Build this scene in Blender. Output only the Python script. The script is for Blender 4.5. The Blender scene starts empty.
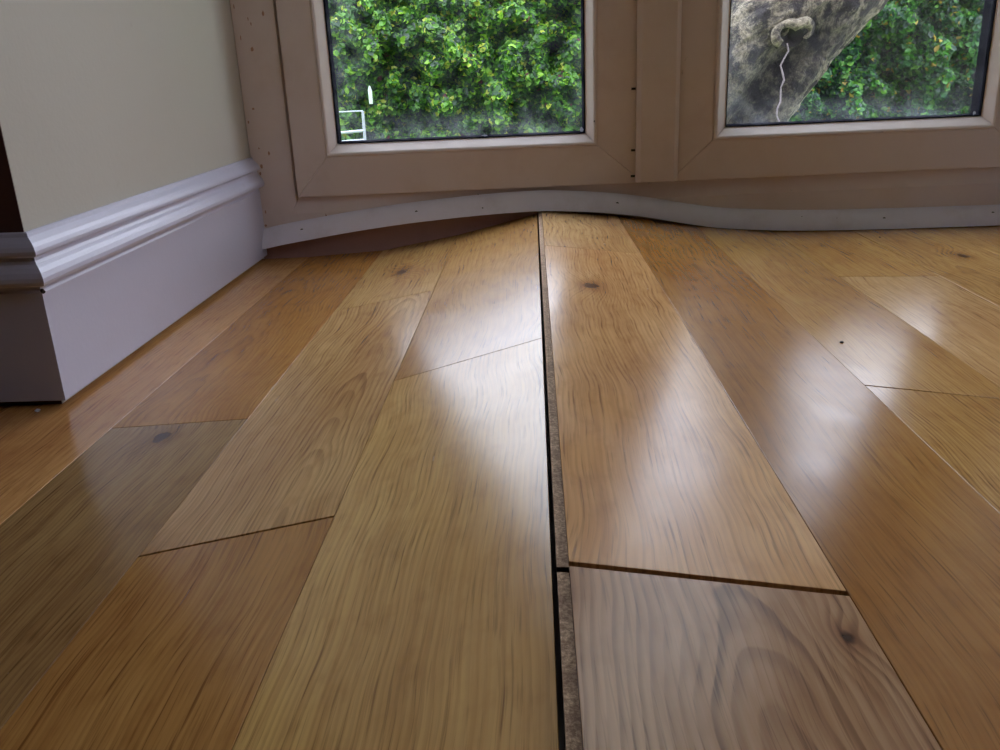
import bpy, math, random
import numpy as np
from mathutils import Vector, Matrix, noise as mnoise

random.seed(7); RNG = np.random.default_rng(7)
scene = bpy.context.scene
col = scene.collection

# ------------------------------------------------------------------ camera
CAM_H = 0.345
AZ, PITCH, ROLL = math.radians(2.74), math.radians(19.4), math.radians(2.5)
fw = Vector((-math.sin(AZ)*math.cos(PITCH), math.cos(AZ)*math.cos(PITCH), -math.sin(PITCH)))
r0 = Vector((math.cos(AZ), math.sin(AZ), 0)); u0 = r0.cross(fw)
ex = r0*math.cos(ROLL) - u0*math.sin(ROLL); ey = r0*math.sin(ROLL) + u0*math.cos(ROLL)
cam_d = bpy.data.cameras.new('camera'); cam = bpy.data.objects.new('camera', cam_d); col.objects.link(cam)
cam_d.sensor_width = 36.0; cam_d.lens = 877.0/1000*36; cam_d.clip_start = 0.01
m = Matrix((ex, ey, -fw)).transposed().to_4x4(); m.translation = Vector((0, 0, CAM_H))
cam.matrix_world = m
scene.camera = cam

# ------------------------------------------------------------------ overcast sky and exposure
world = bpy.data.worlds.new('overcast_sky'); scene.world = world; world.use_nodes = True
bg = world.node_tree.nodes['Background']
bg.inputs['Color'].default_value = (0.86, 0.865, 1.03, 1)
# standard overcast sky: luminance (1 + 2 sin elevation) / 3 of the zenith's
_t = world.node_tree; _tc = _t.nodes.new('ShaderNodeTexCoord'); _sp = _t.nodes.new('ShaderNodeSeparateXYZ'); _mx = _t.nodes.new('ShaderNodeMath'); _ml = _t.nodes.new('ShaderNodeMath')
_mx.operation = 'MAXIMUM'; _mx.inputs[1].default_value = 0.0; _ml.operation = 'MULTIPLY_ADD'
ZENITH = 9.6
_ml.inputs[1].default_value = ZENITH*2/3; _ml.inputs[2].default_value = ZENITH/3
_t.links.new(_tc.outputs['Generated'], _sp.inputs[0]); _t.links.new(_sp.outputs['Z'], _mx.inputs[0]); _t.links.new(_mx.outputs[0], _ml.inputs[0]); _t.links.new(_ml.outputs[0], bg.inputs['Strength'])
vs = scene.view_settings
vs.view_transform = 'Standard'; vs.look = 'None'; vs.exposure = 0.22; vs.gamma = 1.0
vs.use_curve_mapping = False
scene.cycles.max_bounces = 12; scene.cycles.diffuse_bounces = 6; scene.cycles.transparent_max_bounces = 16
scene.cycles.sample_clamp_indirect = 8.0
scene.cycles.use_denoising = True

# ------------------------------------------------------------------ window axes: s along the wall, d away from the room
SN, CS = math.sin(AZ), math.cos(AZ)
WD = Vector((CS, SN, 0)); WN = Vector((-SN, CS, 0))
def W(s, d, z): return Vector((s*CS - d*SN, s*SN + d*CS, z))
def endY(x, d): return (d + x*SN)/CS              # Y where the plane d=const stands at lateral x
D_FRAME, D_SASH, D_GLASS, D_COVER = 1.778, 1.770, 1.792, 1.757

# ------------------------------------------------------------------ helpers
def tag(o, label=None, cat=None, group=None, kind=None):
    if label: o['label'] = label
    if cat: o['category'] = cat
    if group: o['group'] = group
    if kind: o['kind'] = kind
    return o
def link(o, parent=None):
    col.objects.link(o)
    if parent: o.parent = parent
    return o
def empty(name, loc=(0, 0, 0)):
    o = bpy.data.objects.new(name, None); o.location = loc; o.empty_display_size = 0.05
    return link(o)
class MB:
    def __init__(self): self.v = []; self.f = []; self.sm = []
    def add(self, verts, faces, smooth=False):
        b = len(self.v); self.v += [tuple(p) for p in verts]
        for f in faces: self.f.append(tuple(b+i for i in f)); self.sm.append(smooth)
    def prism(self, poly_pts, e, smooth=False):
        """closed polygon of 3D points extruded by vector e"""
        n = len(poly_pts); p = [Vector(q) for q in poly_pts]; q = [a+Vector(e) for a in p]
        self.add(p+q, [tuple(range(n))[::-1], tuple(range(n, 2*n))] + [(i, (i+1) % n, n+(i+1) % n, n+i) for i in range(n)], smooth)
    def sweep(self, rings, closed=True, caps=True, smooth=False):
        n = len(rings[0]); v = [p for r in rings for p in r]; f = []
        for i in range(len(rings)-1):
            for j in range(n if closed else n-1):
                f.append((i*n+j, i*n+(j+1) % n, (i+1)*n+(j+1) % n, (i+1)*n+j))
        self.add(v, f, smooth)
        if caps:
            self.add(list(rings[0]), [tuple(range(n))[::-1]]); self.add(list(rings[-1]), [tuple(range(n))])
    def box(self, a, b):
        x0, y0, z0 = a; x1, y1, z1 = b
        self.prism([(x0, y0, z0), (x1, y0, z0), (x1, y1, z0), (x0, y1, z0)], (0, 0, z1-z0))
    def tube(self, pts, r, n=8):
        pts = [Vector(p) for p in pts]; rings = []
        for i, p in enumerate(pts):
            t = (pts[min(i+1, len(pts)-1)]-pts[max(i-1, 0)]).normalized()
            a = t.orthogonal().normalized() if i == 0 else (a - t*a.dot(t)).normalized()
            b = t.cross(a); rr = r[i] if isinstance(r, (list, tuple)) else r
            rings.append([p+(a*math.cos(q*2*math.pi/n)+b*math.sin(q*2*math.pi/n))*rr for q in range(n)])
        self.sweep(rings, smooth=True)
    def build(self, name, mat, parent=None, recalc=True):
        me = bpy.data.meshes.new(name); me.from_pydata(self.v, [], self.f)
        me.polygons.foreach_set('use_smooth', self.sm)
        me.materials.append(mat); me.update()
        if recalc:
            import bmesh
            bm = bmesh.new(); bm.from_mesh(me); bmesh.ops.recalc_face_normals(bm, faces=bm.faces); bm.to_mesh(me); bm.free()
        return link(bpy.data.objects.new(name, me), parent)

# ------------------------------------------------------------------ node helpers
class NT:
    def __init__(self, name):
        self.m = bpy.data.materials.new(name); self.m.use_nodes = True
        self.t = self.m.node_tree; self.t.nodes.clear()
        self.out = self.n('ShaderNodeOutputMaterial')
    def n(self, typ, **kw):
        x = self.t.nodes.new(typ)
        for k, v in kw.items(): setattr(x, k, v)
        return x
    def set(self, sock, v):
        if hasattr(v, 'is_output'): self.t.links.new(v, sock)
        else: sock.default_value = v
    def math(self, op, a, b=0.0, c=0.0, clamp=False):
        x = self.n('ShaderNodeMath', operation=op, use_clamp=clamp)
        self.set(x.inputs[0], a); self.set(x.inputs[1], b); self.set(x.inputs[2], c); return x.outputs[0]
    def comb(self, x, y, z):
        c = self.n('ShaderNodeCombineXYZ')
        for i, v in enumerate((x, y, z)): self.set(c.inputs[i], v)
        return c.outputs[0]
    def sep(self, v):
        c = self.n('ShaderNodeSeparateXYZ'); self.set(c.inputs[0], v); return c.outputs
    def noise(self, vec, scale, detail=2.0, rough=0.5, dim='3D', w=None):
        x = self.n('ShaderNodeTexNoise', noise_dimensions=dim)
        if vec is not None: self.set(x.inputs['Vector'], vec)
        if w is not None: self.set(x.inputs['W'], w)
        x.inputs['Scale'].default_value = scale; x.inputs['Detail'].default_value = detail; x.inputs['Roughness'].default_value = rough
        return x.outputs['Fac']
    def mapr(self, v, a, b, c=0.0, d=1.0, smooth=True):
        x = self.n('ShaderNodeMapRange', interpolation_type='SMOOTHSTEP' if smooth else 'LINEAR')
        for i, q in enumerate((v, a, b, c, d)): self.set(x.inputs[i], q)
        return x.outputs[0]
    def mix(self, f, a, b, mode='MIX'):
        x = self.n('ShaderNodeMix', data_type='RGBA', blend_type=mode)
        self.set(x.inputs[0], f); self.set(x.inputs[6], a); self.set(x.inputs[7], b); return x.outputs[2]
    def attr(self, name, typ='OBJECT'):
        return self.n('ShaderNodeAttribute', attribute_type=typ, attribute_name=name).outputs
    def bsdf(self, color, rough, **kw):
        b = self.n('ShaderNodeBsdfPrincipled')
        self.set(b.inputs['Base Color'], color); self.set(b.inputs['Roughness'], rough)
        for k, v in kw.items(): self.set(b.inputs[k], v)
        return b
    def finish(self, b, disp=None):
        self.t.links.new(b.outputs[0], self.out.inputs[0]); return self.m
    def bump(self, h, strength, dist):
        x = self.n('ShaderNodeBump'); x.inputs['Strength'].default_value = strength; x.inputs['Distance'].default_value = dist
        self.set(x.inputs['Height'], h); return x.outputs[0]
    def obj(self): return self.n('ShaderNodeTexCoord').outputs['Object']

def srgb(r, g, b):
    f = lambda c: (c/255/12.92) if c/255 <= .04045 else ((c/255+.055)/1.055)**2.4
    return (f(r), f(g), f(b), 1.0)

# ------------------------------------------------------------------ materials
def oak_material():
    N = NT('lacquered_oak')
    uv = N.n('ShaderNodeUVMap', uv_map='grain').outputs[0]
    u, v, _ = N.sep(uv)
    seed = N.attr('seed')['Fac']; tint = N.attr('tint')['Color']
    rx, rd, rs = N.sep(N.attr('rings')['Vector'])
    ku, kv, ks = N.sep(N.attr('knot')['Vector'])
    contrast = N.attr('figure')['Fac']
    sv = N.comb(N.math('MULTIPLY', seed, 13.7), N.math('MULTIPLY', seed, 7.1), seed)
    P = N.n('ShaderNodeVectorMath', operation='ADD'); N.set(P.inputs[0], uv); N.set(P.inputs[1], sv); P = P.outputs[0]
    pu, pv, pw = N.sep(P)
    # growth rings of a log cut lengthways: hyperbola-shaped figure
    w1 = N.noise(N.comb(N.math('MULTIPLY', pu, 3.0), N.math('MULTIPLY', pv, 3.2), pw), 1.0, 2.0)
    w2 = N.noise(N.comb(N.math('MULTIPLY', pu, 14.0), N.math('MULTIPLY', pv, 9.0), pw), 1.0, 2.0)
    xx = N.math('ADD', N.math('SUBTRACT', u, rx), N.math('MULTIPLY', N.math('SUBTRACT', w1, 0.5), 0.055))
    dd = N.math('ADD', N.math('ADD', rd, N.math('MULTIPLY', rs, v)), N.math('MULTIPLY', N.math('SUBTRACT', w2, 0.5), 0.014))
    r = N.math('SQRT', N.math('ADD', N.math('MULTIPLY', xx, xx), N.math('MULTIPLY', dd, dd)))
    # knot: grain flows around it
    kx = N.math('DIVIDE', N.math('SUBTRACT', u, ku), ks); ky = N.math('DIVIDE', N.math('SUBTRACT', v, kv), N.math('MULTIPLY', ks, 1.6))
    kd2 = N.math('ADD', N.math('MULTIPLY', kx, kx), N.math('MULTIPLY', ky, ky))
    kbump = N.math('EXPONENT', N.math('MULTIPLY', kd2, -0.16))
    r = N.math('ADD', r, N.math('MULTIPLY', kbump, N.math('MULTIPLY', ks, 1.5)))
    ph = N.math('MULTIPLY', r, 240.0)
    fr = N.math('FRACT', ph)
    wn = N.n('ShaderNodeTexWhiteNoise', noise_dimensions='1D'); N.set(wn.inputs['W'], N.math('FLOOR', N.math('ADD', ph, N.math('MULTIPLY', seed, 31.0)))); wn = wn.outputs['Value']
    ring = N.math('MULTIPLY', N.mapr(fr, 0.25, 0.80), N.mapr(fr, 0.88, 1.0, 1.0, 0.0))
    ring = N.math('MULTIPLY', ring, N.math('ADD', N.math('MULTIPLY', wn, 0.8), 0.25))
    # pores: fine dark dashes along the grain, densest in the early wood
    wob = N.math('MULTIPLY', N.math('SUBTRACT', w1, 0.5), 0.035)
    gu = N.math('ADD', pu, wob)
    p1 = N.noise(N.comb(N.math('MULTIPLY', gu, 560.0), N.math('MULTIPLY', pv, 14.0), pw), 1.0, 2.0, 0.6)
    p2 = N.noise(N.comb(N.math('MULTIPLY', gu, 250.0), N.math('MULTIPLY', pv, 6.0), pw), 1.0, 3.0, 0.6)
    pores = N.math('MULTIPLY', N.mapr(p1, 0.54, 0.665), N.math('ADD', 0.45, N.math('MULTIPLY', ring, 0.55)))
    streak = N.mapr(p2, 0.35, 0.70)
    blot = N.noise(N.comb(N.math('MULTIPLY', pu, 9.0), N.math('MULTIPLY', pv, 2.6), pw), 1.0, 3.0, 0.55)
    mott = N.noise(N.comb(N.math('MULTIPLY', pu, 60.0), N.math('MULTIPLY', pv, 26.0), pw), 1.0, 3.0, 0.6)
    base = tint
    base = N.mix(N.math('MULTIPLY', streak, 0.30), base, N.mix(1.0, base, srgb(178, 140, 104), 'MULTIPLY'))
    base = N.mix(N.mapr(blot, 0.30, 0.75, 0.0, 0.5), base, N.mix(1.0, base, srgb(196, 160, 128), 'MULTIPLY'))
    base = N.mix(N.mapr(mott, 0.45, 0.8, 0.0, 0.32), base, N.mix(1.0, base, srgb(180, 146, 110), 'MULTIPLY'))
    base = N.mix(N.math('MULTIPLY', ring, N.math('MULTIPLY', contrast, 0.62)), base, N.mix(1.0, base, srgb(120, 78, 46), 'MULTIPLY'))
    base = N.mix(N.math('MULTIPLY', pores, 0.60), base, N.mix(1.0, base, srgb(118, 80, 52), 'MULTIPLY'))
    kn = N.noise(P, 90.0, 2.0)
    kcore = N.mapr(N.math('ADD', kd2, N.math('MULTIPLY', N.math('SUBTRACT', kn, 0.5), 0.7)), 0.12, 0.55, 1.0, 0.0)
    khalo = N.math('EXPONENT', N.math('MULTIPLY', kd2, -0.45))
    base = N.mix(N.math('MULTIPLY', khalo, 0.55), base, N.mix(1.0, base, srgb(150, 92, 58), 'MULTIPLY'))
    base = N.mix(N.math('MULTIPLY', kcore, 0.9), base, srgb(48, 28, 20))
    h = N.math('ADD', N.math('MULTIPLY', pores, -1.0), N.math('MULTIPLY', mott, 0.25))
    dust = N.noise(P, 14.0, 4.0, 0.6)
    rough = N.math('ADD', N.mapr(dust, 0.3, 0.75, 0.205, 0.26), N.math('MULTIPLY', pores, 0.02))
    b = N.bsdf(base, rough, Normal=N.bump(mott, 0.05, 0.0004))
    b.inputs['IOR'].default_value = 1.47
    return N.finish(b)
OAK = oak_material()

def plank_edge_material():
    N = NT('raw_plank_core'); P = N.obj()
    a = N.noise(P, 420.0, 3.0, 0.7); b_ = N.noise(P, 60.0, 2.0)
    c = N.mix(N.mapr(a, 0.35, 0.7), srgb(140, 110, 84), srgb(214, 182, 146))
    c = N.mix(N.mapr(b_, 0.45, 0.75, 0, .55), c, srgb(110, 78, 56))
    return N.finish(N.bsdf(c, 0.85, Normal=N.bump(a, 0.5, 0.001)))
CORE = plank_edge_material()

def paint(name, c, rough, grime=0.0, gc=(120, 90, 70), spec=0.5, scale=9.0, bumpd=0.0):
    N = NT(name); P = N.obj()
    base = c
    if grime:
        a = N.noise(P, scale, 5.0, 0.65); s = N.noise(P, scale*7, 3.0, 0.6)
        base = N.mix(N.mapr(a, 0.45, 0.85, 0.0, grime), c, srgb(*gc))
        base = N.mix(N.mapr(s, 0.70, 0.80, 0.0, grime), base, srgb(90, 64, 48))
    kw = {'Specular IOR Level': spec}
    if bumpd: kw['Normal'] = N.bump(N.noise(P, 130.0, 3.0, 0.6), 0.35, bumpd)
    return N.finish(N.bsdf(base, rough, **kw))
EDGE = paint('dark_plank_edge', srgb(104, 78, 60), 0.9, 0.6, (60, 42, 32), scale=60.0, bumpd=0.002)
WALL = paint('cream_emulsion', srgb(184, 180, 168), 0.75, 0.10, (170, 150, 110), scale=3.0, bumpd=0.001)
ROOMWALL = paint('dark_maroon_emulsion', srgb(78, 50, 46), 0.75, 0.15, (56, 38, 36), scale=3.0, bumpd=0.001)
CEIL = paint('white_ceiling_paint', srgb(214, 208, 200), 0.8)
SKIRT = paint('white_gloss_paint', srgb(192, 191, 208), 0.32, 0.10, (160, 156, 166), scale=6.0, bumpd=0.0006)
UPVC = paint('white_upvc', srgb(222, 210, 204), 0.36, 0.35, (186, 160, 134), scale=7.0)
STRIP = paint('white_plastic_trim', srgb(236, 234, 246), 0.22, 0.25, (170, 150, 140), scale=14.0)
RUBBER = paint('black_rubber', srgb(22, 21, 26), 0.9, spec=0.0)
SPACER = paint('dark_spacer_bar', srgb(16, 16, 26), 1.0, spec=0.0)
GAP_SHADE = paint('brown_gap_shade', srgb(168, 134, 124), 0.7, 0.4, (130, 100, 92), scale=12)  # brown colour stands for the shade below the lifted edging strip
DARK = paint('dark_pin_head', srgb(30, 24, 22), 0.6)
GRIME = paint('brown_dirt', srgb(150, 112, 82), 0.9)
STAIN = paint('pale_rust_stain', srgb(178, 138, 112), 0.8)
MOSS = paint('green_dried_moss', srgb(112, 116, 60), 0.9)
SCREED = paint('grey_screed', srgb(120, 112, 104), 0.9, 0.3)
WHITEMETAL = paint('white_painted_metal', srgb(240, 242, 248), 0.4)

def glass_material():
    N = NT('dusty_double_glazing')
    g = N.n('ShaderNodeUVMap', uv_map='pane').outputs[0]; x, y, _ = N.sep(g)          # metres from the pane's lower left corner
    wd, _, _ = N.sep(N.attr('pane_size')['Vector'])
    nz = N.noise(g, 22.0, 5.0, 0.65); nf = N.noise(g, 160.0, 3.0, 0.6)
    el = N.mapr(x, 0.0, 0.085, 1.0, 0.0); er = N.mapr(N.math('SUBTRACT', wd, x), 0.0, 0.03, 0.6, 0.0); eb = N.mapr(y, 0.0, 0.07, 1.0, 0.0)
    e = N.math('MAXIMUM', el, N.math('MAXIMUM', er, eb))
    film = N.math('MULTIPLY', N.math('ADD', N.math('MULTIPLY', e, 0.9), 0.10), N.mapr(nz, 0.30, 0.72), clamp=True)
    specks = N.mapr(nf, 0.72, 0.80, 0.0, 0.5)
    film = N.math('MAXIMUM', N.math('MULTIPLY', film, 0.06), N.math('MULTIPLY', specks, N.math('ADD', N.math('MULTIPLY', e, 0.5), 0.10)))
    tr = N.n('ShaderNodeBsdfTransparent'); tr.inputs[0].default_value = (0.93, 0.96, 0.95, 1)
    gl = N.n('ShaderNodeBsdfGlossy'); gl.inputs['Roughness'].default_value = 0.02
    fr = N.n('ShaderNodeLayerWeight'); fr.inputs[0].default_value = 0.5
    frs = N.math('ADD', 0.05, N.math('MULTIPLY', 0.95, N.math('POWER', fr.outputs['Facing'], 5.0)))      # same from both sides of the thin sheet
    m1 = N.n('ShaderNodeMixShader'); N.set(m1.inputs[0], frs); N.set(m1.inputs[1], tr.outputs[0]); N.set(m1.inputs[2], gl.outputs[0])
    tl = N.n('ShaderNodeBsdfTranslucent'); tl.inputs[0].default_value = (.62, .66, .74, 1)
    m2 = N.n('ShaderNodeMixShader'); N.set(m2.inputs[0], film); N.set(m2.inputs[1], m1.outputs[0]); N.set(m2.inputs[2], tl.outputs[0])
    return N.finish(m2)
GLASS = glass_material()

def leaf_material():
    N = NT('hedge_leaf')
    c = N.attr('tone', 'GEOMETRY')['Color']
    d = N.bsdf(c, 0.45)
    t = N.n('ShaderNodeBsdfTranslucent'); N.set(t.inputs[0], N.mix(1.0, c, (1.0, 1.0, 0.45, 1), 'MULTIPLY'))
    mx = N.n('ShaderNodeMixShader'); mx.inputs[0].default_value = 0.35
    N.set(mx.inputs[1], d.outputs[0]); N.set(mx.inputs[2], t.outputs[0])
    return N.finish(mx)
LEAF = leaf_material()
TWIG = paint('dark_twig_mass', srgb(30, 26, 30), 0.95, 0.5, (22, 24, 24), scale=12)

def bark_material():
    N = NT('tree_bark'); P = N.obj(); x, y, z = N.sep(P)
    w = N.noise(P, 4.0, 3.0)
    q = N.comb(N.math('ADD', N.math('MULTIPLY', x, 1.0), N.math('MULTIPLY', w, 0.15)), y, N.math('MULTIPLY', z, 0.75))
    a = N.noise(q, 20.0, 7.0, 0.72); b_ = N.noise(P, 3.0, 3.0, 0.6); f = N.noise(q, 110.0, 4.0, 0.7)
    c = N.mix(N.mapr(a, 0.42, 0.58), srgb(52, 45, 45), srgb(164, 152, 130))
    c = N.mix(N.mapr(f, 0.40, 0.60, 0.55, 0.0), c, srgb(50, 44, 42))
    c = N.mix(N.mapr(b_, 0.50, 0.72, 0.0, 0.5), c, srgb(70, 64, 74))
    dk = N.attr('stain', 'GEOMETRY')['Fac']
    dk = N.math('MULTIPLY', dk, N.mapr(a, 0.25, 0.65, 1.0, 0.75))
    c = N.mix(N.math('MULTIPLY', dk, 0.85), c, srgb(34, 29, 34))
    return N.finish(N.bsdf(c, 0.9, Normal=N.bump(N.math('ADD', a, N.math('MULTIPLY', f, 0.5)), 0.9, 0.03)))
BARK = bark_material()
SCAR = paint('pale_scar_wood', srgb(140, 128, 134), 0.8, 0.6, (84, 74, 80), scale=40)
def lawn_material():
    N = NT('lawn'); P = N.obj()
    a = N.noise(P, 3.0, 4.0); b_ = N.noise(P, 60.0, 4.0, 0.7)
    c = N.mix(N.mapr(a, .3, .7), srgb(96, 128, 52), srgb(120, 150, 60)); c = N.mix(N.mapr(b_, .4, .7, 0, .6), c, srgb(58, 84, 34))
    return N.finish(N.bsdf(c, 0.9, Normal=N.bump(b_, .8, .03)))
LAWN = lawn_material()
BRICK = paint('outer_wall_render', srgb(170, 160, 150), 0.9, 0.3)

# ================================================================== ROOM SHELL
X_L, X_R = -0.558, 1.066          # inner faces of the alcove walls
Y_C = 0.938                       # where the alcove opens into the room
RX0, RX1, RY0, ZC = -2.3, 1.75, -3.4, 2.5
SW0, SW1, SWZ0, SWZ1 = 0.08, 0.91, 0.75, 1.95     # small window in the right-hand room wall
def slab(name, label, cat, pts, z0, z1, mat):
    b = MB(); b.prism([(x, y, z0) for x, y in pts], (0, 0, z1-z0)); o = b.build(name, mat)
    return tag(o, label, cat, kind='structure')
yl, yr = endY(X_L, D_FRAME), endY(X_R, D_FRAME)
slab('wall_left', 'cream painted wall rising above the white moulded skirting', 'wall',
     [(X_L-.14, Y_C), (X_L, Y_C), (X_L, endY(X_L, 1.95)), (X_L-.14, endY(X_L, 1.95))], -0.11, ZC, WALL)
slab('wall_front_left', 'dark maroon wall sliver facing the camera at the far left edge', 'wall',
     [(RX0-.2, Y_C-.0015), (X_L, Y_C-.0015), (X_L-.0005, Y_C), (X_L-.14, Y_C), (X_L-.14, Y_C+.2), (RX0-.2, Y_C+.2)], -0.11, ZC, ROOMWALL)
slab('wall_right', 'cream painted wall right of the window beyond the photograph', 'wall',
     [(X_R, Y_C), (X_R+.14, Y_C), (X_R+.14, endY(X_R, 1.95)), (X_R, endY(X_R, 1.95))], -0.11, ZC, WALL)
slab('wall_front_right', 'dark maroon room wall right of the alcove outside the photograph', 'wall',
     [(X_R+.0005, Y_C-.0015), (RX1+.2, Y_C-.0015), (RX1+.2, Y_C+.2), (X_R+.14, Y_C+.2), (X_R+.14, Y_C), (X_R+.0005, Y_C)], -0.11, ZC, ROOMWALL)
slab('wall_side_left', 'dark maroon room wall far left behind the camera', 'wall', [(RX0-.2, RY0), (RX0, RY0), (RX0, Y_C), (RX0-.2, Y_C)], -0.11, ZC, ROOMWALL)
b = MB(); b.box((RX1, RY0, -.11), (RX1+.2, SW0, ZC)); b.box((RX1, SW1, -.11), (RX1+.2, Y_C, ZC)); b.box((RX1, SW0, -.11), (RX1+.2, SW1, SWZ0)); b.box((RX1, SW0, SWZ1), (RX1+.2, SW1, ZC))
tag(b.build('wall_side_right', ROOMWALL), 'dark maroon room wall with a small window right of the camera', 'wall', kind='structure')
slab('wall_back', 'dark maroon room wall behind the camera', 'wall', [(RX0-.2, RY0-.2), (RX1+.2, RY0-.2), (RX1+.2, RY0), (RX0-.2, RY0)], -0.11, ZC, ROOMWALL)
slab('ceiling', 'white flat ceiling above the room', 'ceiling', [(RX0-.2, RY0-.2), (RX1+.2, RY0-.2), (RX1+.2, 2.05), (RX0-.2, 2.05)], ZC, ZC+.15, CEIL)
slab('wall_window', 'cream wall above the window head', 'wall',
     [(X_L, yl), (X_R, yr), (X_R, endY(X_R, 1.95)), (X_L, endY(X_L, 1.95))], 2.12, ZC, WALL)

# ------------------------------------------------------------------ floor: screed + every plank
floor = slab('floor', 'oak plank floor buckled into a ridge along an open joint', 'floor',
             [(RX0-.2, RY0-.2), (RX1+.2, RY0-.2), (RX1+.2, endY(X_R, 1.95)), (RX0-.2, endY(X_L, 1.95))], -0.12, -0.030, SCREED)
#        x of seam, height of the board edge there
SEAM = [(-0.463, -0.006), (-0.312, 0.001), (-0.1566, 0.030), (0.004, 0.072)]
SEAR = [(0.0128, 0.080), (0.165, 0.060), (0.322, 0.030), (0.476, 0.010), (0.634, 0.005), (0.798, 0.002)]
PW = 0.157
while SEAM[0][0] > RX0: SEAM.insert(0, (SEAM[0][0]-PW, -0.006))
while SEAR[-1][0] < RX1: SEAR.append((SEAR[-1][0]+PW, 0.0))
def tent(y):
    if y > 1.15: return 1.0 - 0.14*min(1.0, (y-1.15)/0.6)
    if y > 0.2: return 1.0 + 0.11*min(1.0, (1.15-y)/0.8)
    return 1.11*max(0.0, 1.0-((0.2-y)/1.6)**1.5)
T = 0.018; CH = 0.0003; GAP = 0.0003
def make_plank(xa, ha, xb, hb, ya, yb, skew, P):
    """one board: top sheet, chamfered long and short edges, sides, underside; ya, yb its near and far ends"""
    xl, xr = xa+GAP, xb-GAP
    ends = lambda x: (ya, (endY(x, 1.773) if skew else yb))
    g0 = P.get('near_gap', 0.0006); g1 = P.get('far_gap', 0.0006)
    def pt(x, y, dz):
        t = (x-xa)/(xb-xa); h = (ha+(hb-ha)*t)*tent(y) if (abs(ha)+abs(hb)) > .013 else ha+(hb-ha)*t
        return (x, y, h+dz)
    ny = max(2, int((yb-ya)/0.16)+1); nx = 3
    V, F, UV, SM = [], [], [], []
    uc = (xa+xb)/2
    def quad(a, b, c, d, sm=False, core=0):
        i = len(V); V.extend([a, b, c, d]); F.append((i, i+1, i+2, i+3)); SM.append((sm, core))
    def yat(x, j): y0, y1 = ends(x); return y0+g0+CH + (y1-g1-CH-y0-g0-CH)*j/ny
    # top sheet (shared vertices, smooth)
    base = len(V); xs = [xl+CH+(xr-xl-2*CH)*i/nx for i in range(nx+1)]
    for j in range(ny+1):
        for x in xs: V.append(pt(x, yat(x, j), 0))
    for j in range(ny):
        for i in range(nx):
            a = base+j*(nx+1)+i; F.append((a, a+1, a+nx+2, a+nx+1)); SM.append((True, 0))
    sides = P.get('core', '')
    for x_in, x_out, s, sd in ((xs[0], xl, -1, 'L'), (xs[-1], xr, 1, 'R')):
        cr = 1 if sd in sides else 0
        for j in range(ny):
            y0, y1 = yat(x_in, j), yat(x_in, j+1)
            q = [pt(x_in, y0, 0), pt(x_in, y1, 0), pt(x_out, y1, -CH), pt(x_out, y0, -CH)]
            w = [pt(x_out, y0, -CH), pt(x_out, y1, -CH), pt(x_out, y1, -T), pt(x_out, y0, -T)]
            if s > 0: q.reverse(); w.reverse()
            quad(*q); quad(*w, core=2*cr)
            if sd == 'L' and cr:      # bare tongue standing out of the open joint
                a, b_ = -0.0042, -0.0115; tx = x_out-0.0066
                quad(pt(x_out, y0, a), pt(x_out, y1, a), pt(tx, y1, a-.0004), pt(tx, y0, a-.0004), core=1)
                quad(pt(tx, y0, a-.0004), pt(tx, y1, a-.0004), pt(tx, y1, b_), pt(tx, y0, b_), core=1)
                quad(pt(tx, y0, b_), pt(tx, y1, b_), pt(x_out, y1, b_), pt(x_out, y0, b_), core=1)
    for j, gy, s in ((0, -CH, -1), (ny, CH, 1)):
        for i in range(nx):
            x0, x1 = xs[i], xs[i+1]
            a0, a1 = yat(x0, j), yat(x1, j)
            q = [pt(x0, a0, 0), pt(x1, a1, 0), pt(x1, a1+gy, -CH), pt(x0, a0+gy, -CH)]
            w = [pt(x0, a0+gy, -CH), pt(x1, a1+gy, -CH), pt(x1, a1+gy, -T), pt(x0, a0+gy, -T)]
            if s < 0: q.reverse(); w.reverse()
            quad(*q); quad(*w)
    for j in range(ny):
        y0, y1 = yat(xl, j), yat(xl, j+1); z0, z1 = yat(xr, j), yat(xr, j+1)
        quad(pt(xl, y0, -T), pt(xl, y1, -T), pt(xr, z1, -T), pt(xr, z0, -T))
    me = bpy.data.meshes.new('plank'); me.from_pydata(V, [], F)
    me.polygons.foreach_set('use_smooth', [s for s, _ in SM])
    me.materials.append(OAK); me.materials.append(CORE); me.materials.append(EDGE)
    me.polygons.foreach_set('material_index', [c for _, c in SM])
    uvl = me.uv_layers.new(name='grain')
    li = np.zeros(len(me.loops), dtype=np.int32); me.loops.foreach_get('vertex_index', li)
    va = np.array(V); uvs = np.stack([va[li, 0]-uc, va[li, 1]-ya], 1).astype(np.float32)
    uvl.data.foreach_set('uv', uvs.ravel()); me.update()
    o = link(bpy.data.objects.new('plank', me), floor)
    rnd = random.Random(P.get('seed', 0))
    o['seed'] = float(P.get('seed', 0)) * 0.173
    tr, tg, tb = P.get('tint', (196, 150, 98)); o['tint'] = list(srgb(tr*.97, tg*1.03, tb*.98)[:3])
    o['rings'] = [float(q) for q in P.get('rings', (rnd.uniform(-.12, .12), rnd.uniform(.05, .14), rnd.uniform(-.03, .03)))]
    o['knot'] = [float(q) for q in P.get('knot', (9.0, 9.0, 0.01))]
    o['figure'] = float(P.get('figure', 0.55))
    return o
TINTS = [(196, 146, 88), (188, 138, 84), (204, 156, 98), (182, 132, 80), (198, 142, 82), (192, 148, 96)]
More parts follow.
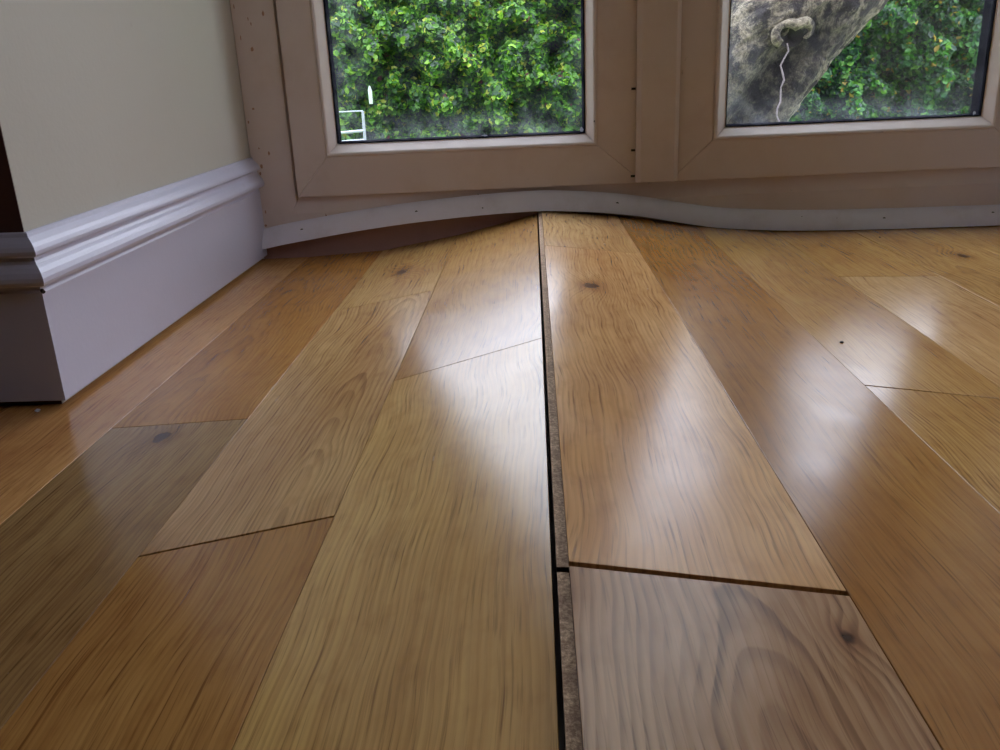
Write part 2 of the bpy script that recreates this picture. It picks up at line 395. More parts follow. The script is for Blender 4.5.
# boards in view, per column: list of (near y, far y, properties); column -1 is left of the open joint, 0 right of it
VIEW = {
 -1: [(-0.62, 0.880, dict(tint=(228, 176, 114), rings=(-.30, .05, .01), figure=.35, seed=3, core='R')),
      (0.880, 1.77, dict(tint=(206, 152, 96), rings=(.02, .10, -.02), figure=.30, seed=11, core='R'))],
 -2: [(-0.40, 0.580, dict(tint=(198, 140, 82), rings=(.16, .06, .02), figure=.40, seed=21, far_gap=.0022)),
      (0.580, 1.291, dict(tint=(220, 170, 116), rings=(.03, .012, .055), figure=.75, seed=8)),
      (1.291, 1.77, dict(tint=(212, 162, 106), rings=(.01, .03, .02), figure=.40, seed=14, knot=(.0, .20, .014)))],
 -3: [(-0.9, 0.858, dict(tint=(166, 126, 84), rings=(.05, .05, -.03), figure=.55, seed=5, knot=(-.005, 1.722, .013))),
      (0.858, 1.77, dict(tint=(188, 128, 66), rings=(-.03, .04, .03), figure=.50, seed=6))],
 -4: [(-0.3, 1.77, dict(tint=(206, 146, 94), rings=(.10, .07, .005), figure=.35, seed=17))],
 0: [(-0.8, 0.419, dict(tint=(188, 142, 110), rings=(.012, -.030, .075), figure=.95, seed=2, knot=(.062, 1.175, .006), core='L', far_gap=.0042)),
     (0.419, 1.373, dict(tint=(224, 168, 116), rings=(.13, .05, .01), figure=.45, seed=4, core='L', knot=(-.02, .69, .016))),
     (1.373, 1.77, dict(tint=(218, 168, 118), rings=(-.02, .06, .02), figure=.35, seed=25, core='L'))],
 1: [(-0.5, 1.77, dict(tint=(182, 126, 68), rings=(-.22, .06, .01), figure=.2, seed=9))],
 2: [(-0.4, 0.830, dict(tint=(200, 148, 88), rings=(.10, .03, .04), figure=.55, seed=12, far_gap=.0022)),
     (0.830, 1.77, dict(tint=(200, 148, 90), rings=(.2, .06, .01), figure=.30, seed=13))],
 3: [(0.10, 1.377, dict(tint=(212, 162, 112), rings=(.0, .04, .03), figure=.40, seed=15, far_gap=.002)),
     (1.377, 1.77, dict(tint=(204, 150, 88), rings=(.1, .06, .02), figure=.35, seed=16))],
 4: [(-0.1, 1.77, dict(tint=(204, 152, 94), rings=(-.02, .04, .02), figure=.45, seed=18, knot=(.02, 1.62, .012)))],
 5: [(0.2, 1.77, dict(tint=(210, 158, 98), rings=(.06, .05, .02), figure=.40, seed=19))],
}
cols = []
for i in range(len(SEAM)-1): cols.append((i-(len(SEAM)-1), SEAM[i], SEAM[i+1]))
for i in range(len(SEAR)-1): cols.append((i, SEAR[i], SEAR[i+1]))
sd = 100
for k, (xa, ha), (xb, hb) in cols:
    alcove = xb > X_L and xa < X_R
    far = 1.77 if alcove else Y_C
    rows = list(VIEW.get(k, []))
    y = rows[0][0] if rows else None
    rr = random.Random(k*17+3)
    if not rows:
        a = far
        while a > RY0:
            b = max(RY0, a-rr.uniform(.7, 1.2)); sd += 1
            rows.insert(0, (b, a, dict(tint=rr.choice(TINTS), seed=sd))); a = b
    else:
        a = y
        while a > RY0:
            b = max(RY0, a-rr.uniform(.9, 1.4)); sd += 1
            pr = dict(tint=rr.choice(TINTS), seed=sd)
            if k == -1: pr['core'] = 'R'
            if k == 0: pr['core'] = 'L'
            rows.insert(0, (b, a, pr)); a = b
    for (ya, yb, P) in rows:
        make_plank(xa, ha, xb, hb, ya, yb, alcove and yb == 1.77, P)

# ------------------------------------------------------------------ moulded skirting boards
PROF = [(0.000, 0.0), (0.011, 0.0), (0.0112, 0.1275), (0.0095, 0.1305), (0.0095, 0.1345), (0.0150, 0.1355), (0.0205, 0.1375), (0.0225, 0.1415), (0.0222, 0.1460),
        (0.0200, 0.1515), (0.0165, 0.1565), (0.0130, 0.1600), (0.0112, 0.1635), (0.0110, 0.1675), (0.0150, 0.1690), (0.0172, 0.1710), (0.0172, 0.1745),
        (0.0155, 0.1790), (0.0125, 0.1830), (0.0090, 0.1865), (0.0065, 0.1890), (0.0055, 0.1925), (0.0035, 0.1940), (0.000, 0.1940)]
def skirting(name, label, path_fn_list, parent=None, labelled=True):
    b = MB(); rings = [[fn(o, z) for o, z in PROF] for fn in path_fn_list]
    b.sweep(rings)
    o = b.build(name, SKIRT, parent)
    bv = o.modifiers.new('edge_softening', 'BEVEL'); bv.width = 0.0009; bv.segments = 2; bv.limit_method = 'ANGLE'; bv.angle_limit = math.radians(40)
    if labelled: tag(o, label, 'skirting board', kind='structure')
    return o
Z0 = 0.0015
skl = skirting('baseboard_left', 'tall white moulded skirting board on the cream left wall', [
    lambda o, z: (X_L+o, Y_C-o, z+Z0), lambda o, z: (X_L+o, endY(X_L+o, D_FRAME-.001), z+Z0)])
skirting('baseboard_corner', 'shaded skirting return facing the camera at far left', [
    lambda o, z: (RX0+o, Y_C-o, z+Z0), lambda o, z: (X_L+o, Y_C-o, z+Z0)])
b = MB(); b.tube([(X_L+.0165, Y_C-.0168, .1315), (X_L+.0135, Y_C-.0140, .1330)], .0022, 7)
b.build('mitre_hole', DARK, skl)
skirting('baseboard_right', 'white moulded skirting on the right alcove wall outside the photograph', [
    lambda o, z: (X_R-o, Y_C-o, z+Z0), lambda o, z: (X_R-o, endY(X_R-o, D_FRAME-.001), z+Z0)])

# ================================================================== WINDOW
S_L, S_R, Z_TOP = -0.4725, 1.150, 2.12
SL0, SL1 = -0.386, 0.302        # left sash
SR0, SR1 = 0.352, 1.066         # right sash
ZS0, ZS1 = 0.1145, 2.045
# outer frame (bars with a chamfer towards the sash, mitred corners)
outer = empty('trim_1', W(0.33, D_FRAME, -0.028)); tag(outer, 'white plastic outer window frame with mullion cover between the two sashes', 'window frame', kind='structure')
def world_child(o, par):
    o.parent = par; o.matrix_parent_inverse = par.matrix_basis.inverted(); return o
def bar(name, ring_fn_a, ring_fn_b, prof, mat, par, bevel=0.0012):
    b = MB(); b.sweep([[ring_fn_a(o, d) for o, d in prof], [ring_fn_b(o, d) for o, d in prof]])
    o = b.build(name, mat); world_child(o, par)
    if bevel:
        bv = o.modifiers.new('edge_softening', 'BEVEL'); bv.width = bevel; bv.segments = 2; bv.limit_method = 'ANGLE'; bv.angle_limit = math.radians(25)
    return o
def rect_frame(par, name_v, name_h, s0, s1, z0, z1, prof, mat, widths=(1, 1, 1, 1), prof_v=None):
    """four mitred bars; prof = (offset inwards from outer edge, depth); widths scale offsets l, r, b, t"""
    l, r, bt, tp = widths
    pv = prof_v or prof
    bar(name_v, lambda o, d: W(s0+o*l, d, z0+o*bt), lambda o, d: W(s0+o*l, d, z1-o*tp), pv, mat, par)
    bar(name_v, lambda o, d: W(s1-o*r, d, z0+o*bt), lambda o, d: W(s1-o*r, d, z1-o*tp), pv, mat, par)
    bar(name_h, lambda o, d: W(s0+o*l, d, z0+o*bt), lambda o, d: W(s1-o*r, d, z0+o*bt), prof, mat, par)
    bar(name_h, lambda o, d: W(s0+o*l, d, z1-o*tp), lambda o, d: W(s1-o*r, d, z1-o*tp), prof, mat, par)
FP = [(0.0, D_FRAME), (0.066, D_FRAME), (0.081, D_FRAME+.008), (0.089, D_FRAME+.012), (0.089, D_FRAME+.060), (0.0, D_FRAME+.060)]
FPV = [(0.0, D_FRAME), (0.0805, D_FRAME), (0.0815, D_FRAME+.010), (0.089, D_FRAME+.012), (0.089, D_FRAME+.060), (0.0, D_FRAME+.060)]
rect_frame(outer, 'jamb', 'frame_rail', S_L, S_R, -0.028, Z_TOP, FP, UPVC, (1, 1, 1.66, 1), FPV)
# mullion behind the sashes and its chamfered cover on the room side
bar('mullion', lambda o, d: W(0.327+o, d, 0.10), lambda o, d: W(0.327+o, d, Z_TOP-.07),
    [(-.040, D_FRAME+.012), (.040, D_FRAME+.012), (.040, D_FRAME+.058), (-.040, D_FRAME+.058)], UPVC, outer)
CP = [(-.0415, D_FRAME-.012), (-.0415, D_COVER+.007), (-.0325, D_COVER), (.0325, D_COVER), (.0415, D_COVER+.007), (.0415, D_FRAME-.012)]
bar('mullion_cover', lambda o, d: W(0.327+o, d, 0.1165), lambda o, d: W(0.327+o, d, ZS1), CP, UPVC, outer)
# small dark hinge pegs beside the cover, dried moss and dirt streaks on the lower rail
def stud(name, s, d, z, r, ln, mat, par, axis='s'):
    b = MB(); a = W(s, d, z); e = (WD if axis == 's' else WN)*ln
    b.tube([a-e*.5, a+e*.5], r, 8); o = b.build(name, mat); return world_child(o, par)
for z in (0.293, 0.178, 0.128): stud('peg', 0.2805, D_SASH-.0015, z, 0.0022, 0.008, DARK, outer)
def smear(name, s, z, d, hw, hh, mat, par, n=10, sd=0):
    rn = random.Random(sd); b = MB()
    rim = [W(s+math.cos(2*math.pi*i/n)*hw*rn.uniform(.6, 1.1), d, z+math.sin(2*math.pi*i/n)*hh*rn.uniform(.6, 1.1)) for i in range(n)]
    c = W(s, d-.0007, z); b.add(rim+[c], [(i, (i+1) % n, n) for i in range(n)]); b.add(rim, [tuple(range(n))])
    o = b.build(name, mat); return world_child(o, par)
smear('moss_streak', -0.016-.012, 0.098, D_FRAME+.0035, .0022, .008, MOSS, outer, sd=1)
smear('dirt_streak', -0.005, 0.099, D_FRAME+.0035, .0012, .005, MOSS, outer, sd=2)
smear('dirt_streak', -0.336, 0.072, D_FRAME-.0002, .0022, .008, GRIME, outer, sd=3)
rj = random.Random(5)
for i in range(16):
    smear('rust_stain', -.468+abs(rj.gauss(0, .022)), rj.uniform(.06, .48), D_FRAME-.0002, rj.uniform(.0012, .0035), rj.uniform(.0015, .006), STAIN, outer, sd=10+i)

def make_sash(name, label, s0, s1, wl, wr, g):
    """wl, wr: stile widths on the left and right; g: glass opening (s0, s1)"""
    root = empty(name, W((s0+s1)/2, D_SASH, ZS0)); tag(root, label, 'window', kind='structure')
    zb = 0.190; zt = ZS1-.076
    back = D_SASH+.062
    # rails and stiles with mitred corners
    def corner(sx, zz): return sx, zz
    L, Rr = (s0, s0+wl), (s1-wr, s1)
    Bm, Tp = (ZS0, zb), (zt, ZS1)
    def member(nm, q):      # q: four (s,z) corners of the face
        b = MB(); b.prism([W(s, D_SASH, z) for s, z in q], WN*(back-D_SASH)); o = b.build(nm, UPVC); world_child(o, root)
        bv = o.modifiers.new('edge_softening', 'BEVEL'); bv.width = .0016; bv.segments = 2; bv.limit_method = 'ANGLE'; bv.angle_limit = math.radians(60)
    member('stile', [(L[0], Bm[0]), (L[1], Bm[1]), (L[1], Tp[0]), (L[0], Tp[1])])
    member('stile', [(Rr[1], Bm[0]), (Rr[0], Bm[1]), (Rr[0], Tp[0]), (Rr[1], Tp[1])])
    member('rail', [(L[0], Bm[0]), (Rr[1], Bm[0]), (Rr[0], Bm[1]), (L[1], Bm[1])])
    member('rail', [(L[0], Tp[1]), (Rr[1], Tp[1]), (Rr[0], Tp[0]), (L[1], Tp[0])])
    # glazing beads: slope from the sash face back to the glass
    bs0, bs1, bz0, bz1 = L[1], Rr[0], zb, zt
    gl, gr, gb = g[0]-bs0, bs1-g[1], 0.213-zb
    BP = [(-.001, D_SASH-.0012), (.10, D_SASH-.003), (.30, D_SASH-.001), (.90, D_GLASS-.006), (1.0, D_GLASS-.0045), (1.0, D_GLASS-.001), (-.001, D_GLASS-.001)]
    rect_frame(root, 'glazing_bead', 'glazing_bead', bs0, bs1, bz0, bz1, BP, UPVC, (gl, gr, gb, gb))
    # black gasket line
    GP = [(0, D_GLASS-.0052), (.0022, D_GLASS-.0052), (.0022, D_GLASS), (0, D_GLASS)]
    rect_frame(root, 'gasket', 'gasket', g[0]-.0005, g[1]+.0005, 0.2125, bz1-gb+.0005, GP, RUBBER)
    # sealed unit: two panes and a dark spacer between them
    zp0, zp1 = 0.2125, bz1-gb+.0005
    SP = [(-.012, D_GLASS+.002), (.0030, D_GLASS+.002), (.0030, D_GLASS+.0345), (-.012, D_GLASS+.0345)]
    rect_frame(root, 'spacer_bar', 'spacer_bar', g[0]-.0005, g[1]+.0005, zp0, zp1, SP, SPACER)
    for dg in (D_GLASS+.001, D_GLASS+.031):
        e = .010; b = MB()
        b.prism([W(g[0]-e, dg, zp0-e), W(g[1]+e, dg, zp0-e), W(g[1]+e, dg, zp1+e), W(g[0]-e, dg, zp1+e)], WN*.004)
        b.f = b.f[:2]; b.sm = b.sm[:2]
        b.f = b.f[:1]; b.sm = b.sm[:1]
        o = b.build('pane', GLASS, recalc=False); world_child(o, root)
        uvl = o.data.uv_layers.new(name='pane')
        for lp in o.data.loops:
            p = o.data.vertices[lp.vertex_index].co; uvl.data[lp.index].uv = (p.dot(WD)-g[0], p.z-zp0)
        o['pane_size'] = [g[1]-g[0], zp1-zp0, 0.0]
    return root
w1 = make_sash('window_1', 'left window sash with the hedge seen through its pane', SL0, SL1, .064, .092, (-0.300, 0.1886))
w2 = make_sash('window_2', 'right window sash with the tree trunk seen through its pane', SR0, SR1, .0845, .074, (0.4655, 0.970))
# white paint streak and little flakes on the glass
def flake_material():
    N = NT('thin_white_flake'); d = N.n('ShaderNodeBsdfDiffuse'); t = N.n('ShaderNodeBsdfTranslucent')
    d.inputs[0].default_value = (.8, .82, .86, 1); t.inputs[0].default_value = (.5, .52, .56, 1)
    mx = N.n('ShaderNodeMixShader'); mx.inputs[0].default_value = .5; N.set(mx.inputs[1], d.outputs[0]); N.set(mx.inputs[2], t.outputs[0]); return N.finish(mx)
FLAKE = flake_material()
def streak(s, z, hw, hh, par, nm, sd):
    smear(nm, s, z, D_GLASS-.0002, hw, hh, FLAKE, par, 12, sd)
streak(-0.010, 0.2165, .0065, .0015, w1, 'paint_flake', 5)
streak(0.182, 0.2200, .0040, .0055, w1, 'paint_flake', 6)
streak(0.958, 0.2190, .0040, .0045, w2, 'paint_flake', 7)
stud('peg', 0.205, D_SASH-.001, 0.236, .0018, .002, DARK, w1, 'd')

sd_root = empty('window_3', (RX1+.08, (SW0+SW1)/2, SWZ0)); tag(sd_root, 'small white window in the right room wall outside the photograph', 'window', kind='structure')
for y0, y1 in ((SW0, SW0+.07), (SW1-.07, SW1)):
    b = MB(); b.box((RX1+.05, y0, SWZ0), (RX1+.11, y1, SWZ1)); world_child(b.build('stile', UPVC), sd_root)
for z0, z1 in ((SWZ0, SWZ0+.07), (SWZ1-.08, SWZ1)):
    b = MB(); b.box((RX1+.05, SW0, z0), (RX1+.11, SW1, z1)); world_child(b.build('rail', UPVC), sd_root)
# ------------------------------------------------------------------ bent edging strip along the foot of the window
CTRL = [(-0.470, .0165), (-0.4275, .0245), (-0.36, .0345), (-0.27, .0465), (-0.185, .0555), (-0.09, .0630), (0.0, .0680), (0.0933, .0700), (0.17, .0660), (0.25, .0575), (0.31, .0480),
        (0.38, .0335), (0.45, .0215), (0.53, .0140), (0.62, .0085), (0.75, .0050), (0.90, .0030), (1.02, .0020), (1.145, .0020)]
def strip_z(s):
    for i in range(len(CTRL)-1):
        if s <= CTRL[i+1][0]:
            p = [CTRL[max(0, i-1)], CTRL[i], CTRL[i+1], CTRL[min(len(CTRL)-1, i+2)]]
            t = (s-p[1][0])/(p[2][0]-p[1][0]); h = p[2][0]-p[1][0]
            m1 = (p[2][1]-p[0][1])/(p[2][0]-p[0][0])*h; m2 = (p[3][1]-p[1][1])/(p[3][0]-p[1][0])*h
            return (2*t**3-3*t*t+1)*p[1][1]+(t**3-2*t*t+t)*m1+(-2*t**3+3*t*t)*p[2][1]+(t**3-t*t)*m2
    return CTRL[-1][1]
SPROF = [(1.7775, .004), (1.7775, .0360), (1.7760, .0370), (1.7725, .0362), (1.7660, .0320), (1.7590, .0255), (1.7525, .0170), (1.7480, .0085), (1.7455, .0030), (1.7445, .0004), (1.7460, .0000), (1.7500, .0010)]
b = MB(); rings = []
NS = 90
for i in range(NS+1):
    s = -0.468+(1.145+0.468)*i/NS; z = strip_z(s); rings.append([W(s, d, z+q) for d, q in SPROF])
b.sweep(rings, smooth=True)
strip_o = b.build('edging_strip', STRIP)
try: strip_o.data.set_sharp_from_angle(angle=math.radians(38))
except Exception: pass
tag(strip_o, 'white plastic edging strip bowed upwards along the window foot', 'trim')
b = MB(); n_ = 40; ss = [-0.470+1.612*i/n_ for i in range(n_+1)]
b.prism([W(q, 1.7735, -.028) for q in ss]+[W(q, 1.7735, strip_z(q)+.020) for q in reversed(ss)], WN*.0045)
world_child(b.build('strip_gap_shade', GAP_SHADE), outer)  # added slab: paints the shaded gap under the strip over the frame foot
for s, t in ((-0.383, .5), (-0.152, .45), (0.248, .45), (0.785, .45), (1.005, .6), (-.02, .2), (.62, .7), (.69, .55)):
    small = s in (-.02, .62, .69)
    z = strip_z(s)+.0085+.0235*t; d = 1.7480+.0180*t-.0002
    o = stud('pin', s, d, z, .0018 if small else .0034, .002, DARK, strip_o, 'd')
    o.matrix_parent_inverse = Matrix()

# ------------------------------------------------------------------ grit on the floor
def floor_height(x, y):
    for a, b_ in list(zip(SEAM, SEAM[1:]))+list(zip(SEAR, SEAR[1:])):
        if a[0] <= x <= b_[0]: return (a[1]+(b_[1]-a[1])*(x-a[0])/(b_[0]-a[0]))*tent(y)
    return 0.0
def grit(x, y, r, mat, label, sd):
    import bmesh
    rn = random.Random(sd); bm = bmesh.new(); bmesh.ops.create_icosphere(bm, subdivisions=2, radius=r)
    for v_ in bm.verts: v_.co *= rn.uniform(.75, 1.2); v_.co.z *= .55
    me = bpy.data.meshes.new('floor_grit'); bm.to_mesh(me); bm.free(); me.materials.append(mat)
    o = link(bpy.data.objects.new('floor_grit', me)); o.location = (x, y, floor_height(x, y)+r*.42)
    tag(o, label, 'grit')
grit(.3494, .9807, .0022, DARK, 'tiny black speck of grit on the plank in the right-hand glare', 1)
grit(.66, 1.70, .0020, DARK, 'tiny black speck of grit close under the edging strip', 2)
grit(-.575, .915, .0030, FLAKE, 'small pale paint chip by the skirting corner at far left', 3)

# ================================================================== GARDEN
GZ = -0.25
b = MB(); g = 24
pts = []; fcs = []
for j in range(g+1):
    for i in range(g+1):
        s = -9+18*i/g; d = 2.0+16*j/g
        pts.append(W(s, d, GZ+0.03*mnoise.noise((s*.7, d*.7, 0))))
for j in range(g):
    for i in range(g): a = j*(g+1)+i; fcs.append((a, a+1, a+g+2, a+g+1))
b.add(pts, fcs, True)
tag(b.build('garden_lawn', LAWN), 'green garden lawn outside the window at the hedge foot', 'lawn', kind='structure')

def make_hedge(name, label, s0, s1, d0, ztop, n, leaf, palette, bulge, seed, thick=0.9):
    rng = np.random.default_rng(seed)
    root = empty(name, W((s0+s1)/2, d0+thick/2, GZ)); tag(root, label, 'hedge')
    def front(s, z):
        q = mnoise.noise((s*2.6+seed, z*2.6, 1.3))*.45 + mnoise.noise((s*6.3, z*6.3+seed, 4.1))*.55
        return d0 - bulge*q
    # dark twiggy heart
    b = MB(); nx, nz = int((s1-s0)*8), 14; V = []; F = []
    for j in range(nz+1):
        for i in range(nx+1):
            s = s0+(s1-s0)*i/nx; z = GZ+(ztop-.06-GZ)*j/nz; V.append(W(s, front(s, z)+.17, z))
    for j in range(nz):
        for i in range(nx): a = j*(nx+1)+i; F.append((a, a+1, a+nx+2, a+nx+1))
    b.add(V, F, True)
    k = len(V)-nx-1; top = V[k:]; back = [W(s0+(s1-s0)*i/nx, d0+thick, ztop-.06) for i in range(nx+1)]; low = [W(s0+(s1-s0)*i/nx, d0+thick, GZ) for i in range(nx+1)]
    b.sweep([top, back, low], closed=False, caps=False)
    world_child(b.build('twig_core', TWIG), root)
    # leaves
    ns = n; S = rng.uniform(s0, s1, ns); Z = GZ+(ztop-GZ)*rng.random(ns)
    Df = np.array([front(a, c) for a, c in zip(S, Z)]) + rng.exponential(.05, ns) - .03
    nt = ns//4; S2 = rng.uniform(s0, s1, nt); D2 = d0+rng.random(nt)*thick; Z2 = ztop+np.array([.09*mnoise.noise((a*3, c*3, 2)) for a, c in zip(S2, D2)])+rng.normal(0, .03, nt)
    S = np.concatenate([S, S2]); D = np.concatenate([Df, D2]); Z = np.concatenate([Z, Z2]); n = len(S)
    ctr = np.stack([S*CS-D*SN, S*SN+D*CS, Z], 1)
    nr = rng.normal(0, .55, (n, 3)) + np.array([SN*.7, -CS*.7, .55]); nr /= np.linalg.norm(nr, axis=1)[:, None]
    ax = rng.normal(0, 1, (n, 3)) + np.array([0, 0, -.5]); ax -= nr*(ax*nr).sum(1)[:, None]; ax /= np.linalg.norm(ax, axis=1)[:, None]
    sd_ = np.cross(nr, ax); L = leaf*rng.uniform(.6, 1.25, n)[:, None]; Wd_ = L*.30
    A = ctr-ax*L*.5; Bp = ctr+ax*L*.5; l = ctr+sd_*Wd_+nr*L*.07; r = ctr-sd_*Wd_+nr*L*.07; l2 = l+ax*L*.18; r2 = r+ax*L*.18
    V = np.stack([A, l-ax*L*.12, l2, Bp, r2, r-ax*L*.12], 1).reshape(-1, 3)
    i0 = np.arange(n)*6; F = np.concatenate([np.stack([i0, i0+1, i0+2, i0+3], 1), np.stack([i0, i0+3, i0+4, i0+5], 1)], 1).reshape(-1, 4)
    me = bpy.data.meshes.new('foliage'); me.from_pydata(V.tolist(), [], F.tolist()); me.materials.append(LEAF)
    pal = np.array([srgb(*c[:3]) for c in palette]); wts = np.array([c[3] for c in palette], float); wts /= wts.sum()
    cl = np.array([mnoise.noise((a*4+seed, d_*4, c*4)) for a, d_, c in zip(S, D, Z)])
    idx = rng.choice(len(pal), n, p=wts); tone = pal[idx].copy(); tone[:, :3] *= (1+.35*cl+rng.normal(0, .14, n)).clip(.4, 1.7)[:, None]
    at = me.color_attributes.new('tone', 'FLOAT_COLOR', 'POINT'); at.data.foreach_set('color', np.repeat(tone, 6, axis=0).astype(np.float32).ravel())
    me.update(); o = link(bpy.data.objects.new('foliage', me)); world_child(o, root); o['kind'] = 'stuff'
    return root
hg = make_hedge('garden_hedge', 'dense bright green leafy hedge behind the left pane', -5.2, 1.85, 7.4, 1.12, 76000, .058,
           [(76, 128, 28, 5), (52, 100, 30, 5), (118, 164, 40, 3), (160, 172, 56, 1.0), (34, 62, 36, 5), (96, 40, 56, .15)], .75, 4)
make_hedge('garden_shrub', 'darker bluish green shrub right of the trunk behind the right pane', 2.2, 8.4, 7.1, 1.08, 64000, .055,
           [(56, 112, 36, 5), (40, 86, 40, 5), (92, 142, 46, 2), (150, 130, 44, .5), (30, 58, 44, 5)], .65, 9)

b = MB(); tz, ts, td = 0.135, -0.802, 6.3
b.prism([W(ts-.012, td, tz), W(ts+.012, td, tz), W(ts+.013, td, tz+.085), W(ts+.004, td, tz+.118), W(ts-.006, td, tz+.118), W(ts-.014, td, tz+.09)], WN*.006)
world_child(b.build('white_tag', paint('weathered_white_plastic', srgb(176, 186, 180), 0.6)), hg)['label'] = 'white plastic tag hanging in the hedge'
# ------------------------------------------------------------------ leaning tree trunk
def make_tree():
    D0 = 3.25
    SH = .17; root = empty('tree', W(0.55+SH, D0, GZ)); tag(root, 'thick leaning tree with rough grey bark outside the right pane', 'tree')
    axis = [(-.25, .42, .34), (-.10, .47, .31), (.10, .60, .285), (.22, .685, .285), (.35, .78, .29), (.48, .885, .30), (.62, .99, .30), (.85, 1.14, .28), (1.2, 1.34, .25), (1.7, 1.58, .21), (2.3, 1.86, .17), (2.9, 2.14, .13)]
    def ax(z):
        for i in range(len(axis)-1):
            if z <= axis[i+1][0]:
                t = (z-axis[i][0])/(axis[i+1][0]-axis[i][0]); return [axis[i][k]+(axis[i+1][k]-axis[i][k])*t+(SH if k == 1 else 0) for k in (1, 2)]
        return (axis[-1][1]+SH, axis[-1][2])
    NA = 150; zs = [-.25+i*.0085 for i in range(118)]+[.76+i*.03 for i in range(72)]
    V, F, ST = [], [], []
    for z in zs:
        s, r = ax(z)
        for a in range(NA):
            th = 2*math.pi*a/NA; cs_, sn_ = math.cos(th), math.sin(th)
            q = Vector((cs_*1.2, sn_*1.2, z*1.0))
            rr = r*(1+.10*mnoise.noise(q*1.4)+.055*mnoise.noise(Vector((cs_*4, sn_*4, z*5)))+.045*mnoise.noise(Vector((cs_*11, sn_*11, z*17)))+.030*mnoise.noise(Vector((cs_*26, sn_*26, z*46))))
            # hollow running down under the old branch scar (facing the house)
            da = math.atan2(math.sin(th+1.45), math.cos(th+1.45)); zz = z
            hol = math.exp(-(da/.30)**2)*(1/(1+math.exp((zz-.40)/.03)))
            rr -= .085*hol
            st = math.exp(-((da-.10)/.52)**2)*(1/(1+math.exp((zz-.43)/.05)))*1.3
            st = max(st, .95*math.exp(-((da-.15)/.25)**2)*math.exp(-((zz-.62)/.16)**2))
            V.append(W(s+rr*cs_, D0+rr*sn_, z)); ST.append(min(1, st))
    n = len(zs)
    for j in range(n-1):
        for a in range(NA): F.append((j*NA+a, j*NA+(a+1) % NA, (j+1)*NA+(a+1) % NA, (j+1)*NA+a))
    me = bpy.data.meshes.new('trunk'); me.from_pydata(V, [], F); me.materials.append(BARK)
    me.polygons.foreach_set('use_smooth', [True]*len(F))
    at = me.attributes.new('stain', 'FLOAT', 'POINT'); at.data.foreach_set('value', ST)
    o = link(bpy.data.objects.new('trunk', me)); world_child(o, root)
    # old branch scar: knobbly ring around a dark hole
    s, r = ax(.42); cs0, cd0, cz0 = s-.04, D0-r*.97, .395
    b = MB(); rings = []
    for i in range(29):
        th = -.5+(math.pi+1.1)*i/28; R = .056+.010*math.sin(3*th+1)
        c = W(cs0+R*math.cos(th), cd0-.01+.012*math.cos(th), cz0+R*.72*math.sin(th)+.012*math.cos(th))
        rad = (.020+.008*math.sin(2*th+.5))*math.sin(math.pi*(i+1.5)/31)**.6
        e1 = (WD*math.cos(th)+Vector((0, 0, 1))*math.sin(th)); e2 = WN
        rings.append([c+(e1*math.cos(p)+e2*math.sin(p))*rad*(1+.7*mnoise.noise(c*28)) for p in [2*math.pi*k/10 for k in range(10)]])
    b.sweep(rings, caps=False, smooth=True); world_child(b.build('branch_scar', BARK), root)
    b = MB(); rim = [W(cs0+.044*math.cos(t), cd0+.004, cz0+.032*math.sin(t)) for t in [2*math.pi*k/16 for k in range(16)]]
    b.add(rim+[W(cs0, cd0+.03, cz0)], [(i, (i+1) % 16, 16) for i in range(16)]); world_child(b.build('scar_hollow', DARK), root)
    # pale thread of sap down the bark
    pts = []
    for i in range(26):
        z = cz0-.02-i*.022; s2, r2 = ax(z)
        pts.append(W(cs0-.015-.0012*i+.020*mnoise.noise((i*.45, 0.3, 0)), cd0-.012+.0025*i*0, z))
    b = MB(); b.tube(pts, [.0028+.0012*mnoise.noise((i*.9, 3, 0)) for i in range(26)], 6); world_child(b.build('sap_thread', SCAR), root)
    # a limb high up, over the photograph
    b = MB(); b.tube([W(1.34+SH-.9*t, D0+.5*t, 1.2+1.5*t) for t in [i/10 for i in range(11)]], [.13-.07*i/10 for i in range(11)], 14)
    world_child(b.build('limb', BARK), root)
make_tree()
tree_o = bpy.data.objects['tree']
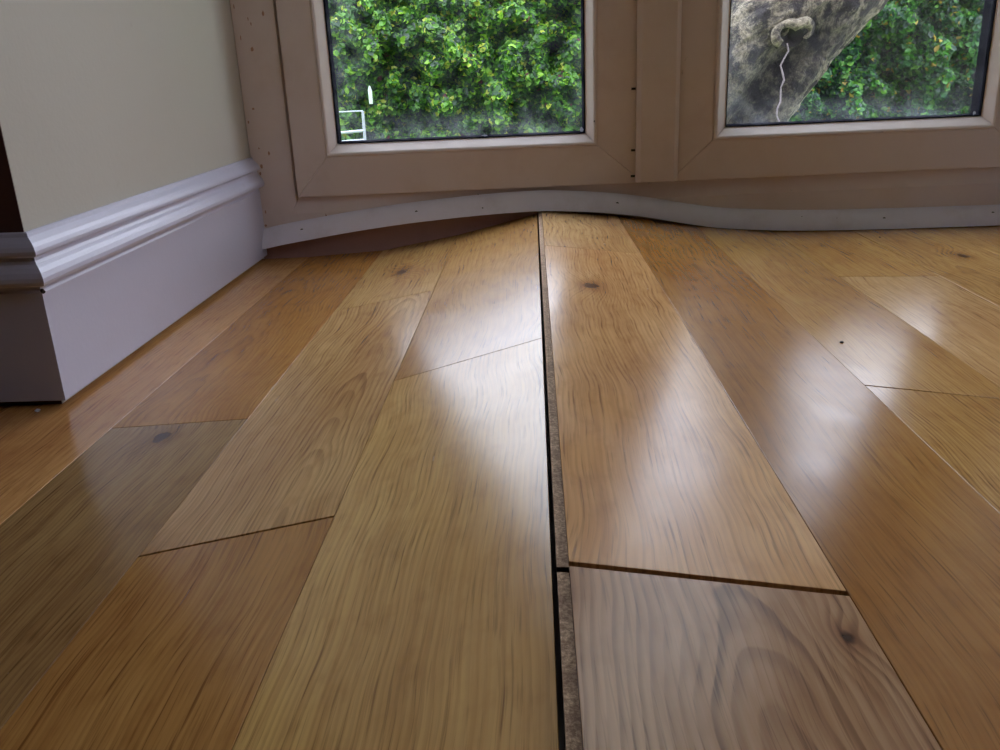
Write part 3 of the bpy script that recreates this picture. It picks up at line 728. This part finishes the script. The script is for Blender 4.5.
def unseen_crown(cs_, cd_, cz_, rs, rd, rz, n, leaf):
    rng = np.random.default_rng(21); q = rng.normal(0, 1, (n, 3)); q /= np.linalg.norm(q, axis=1)[:, None]; q *= (rng.random(n)**.5)[:, None]
    ctr = np.stack([cs_+q[:, 0]*rs, cd_+q[:, 1]*rd, cz_+q[:, 2]*rz], 1)
    ctr = np.stack([ctr[:, 0]*CS-ctr[:, 1]*SN, ctr[:, 0]*SN+ctr[:, 1]*CS, ctr[:, 2]], 1)
    nr = rng.normal(0, .7, (n, 3))+np.array([0, 0, .6]); nr /= np.linalg.norm(nr, axis=1)[:, None]
    ax = rng.normal(0, 1, (n, 3)); ax -= nr*(ax*nr).sum(1)[:, None]; ax /= np.linalg.norm(ax, axis=1)[:, None]; sd_ = np.cross(nr, ax)
    L = leaf*rng.uniform(.7, 1.3, n)[:, None]
    V = np.stack([ctr-ax*L*.5, ctr+sd_*L*.28, ctr+ax*L*.5, ctr-sd_*L*.28], 1).reshape(-1, 3); i0 = np.arange(n)*4
    me = bpy.data.meshes.new('unseen_crown'); me.from_pydata(V.tolist(), [], np.stack([i0, i0+1, i0+2, i0+3], 1).tolist()); me.materials.append(LEAF)
    at = me.color_attributes.new('tone', 'FLOAT_COLOR', 'POINT'); c = np.array(srgb(64, 108, 36)); tn = c[None, :]*rng.uniform(.6, 1.3, n)[:, None]
    at.data.foreach_set('color', np.repeat(tn, 4, axis=0).astype(np.float32).ravel()); me.update()
    o = link(bpy.data.objects.new('unseen_crown', me)); world_child(o, tree_o); o['kind'] = 'stuff'
unseen_crown(1.75, 3.7, 3.0, 1.7, 1.3, .95, 2600, .11)  # out-of-view foliage, added to dim the high sky reflected in the floor

# ------------------------------------------------------------------ small white tubular frame before the hedge
fr = empty('garden_rack', W(-.70, 4.1, GZ)); tag(fr, 'small white tubular metal rack standing before the hedge, lower left pane', 'garden rack')
RACK = paint('weathered_white_metal', srgb(170, 176, 188), 0.5, 0.4, (110, 116, 120), scale=20)
def tubepart(nm, pts, r=.0062):
    b = MB(); b.tube(pts, r, 8); world_child(b.build(nm, RACK), fr)
fs0, fs1, fd = -.735, -.566, 4.1
tubepart('leg', [W(fs1, fd, GZ), W(fs1+.004, fd, .180)]); tubepart('leg', [W(fs0-.03, fd, GZ), W(fs0-.03, fd, .180)])
tubepart('crossbar', [W(fs0-.03, fd, .048), W(fs1, fd, .054)]); tubepart('crossbar', [W(fs0-.03, fd, .086), W(fs1, fd, .0945)])
tubepart('top_bar', [W(fs0-.03, fd, .180), W(fs1+.004, fd, .180)], .003)
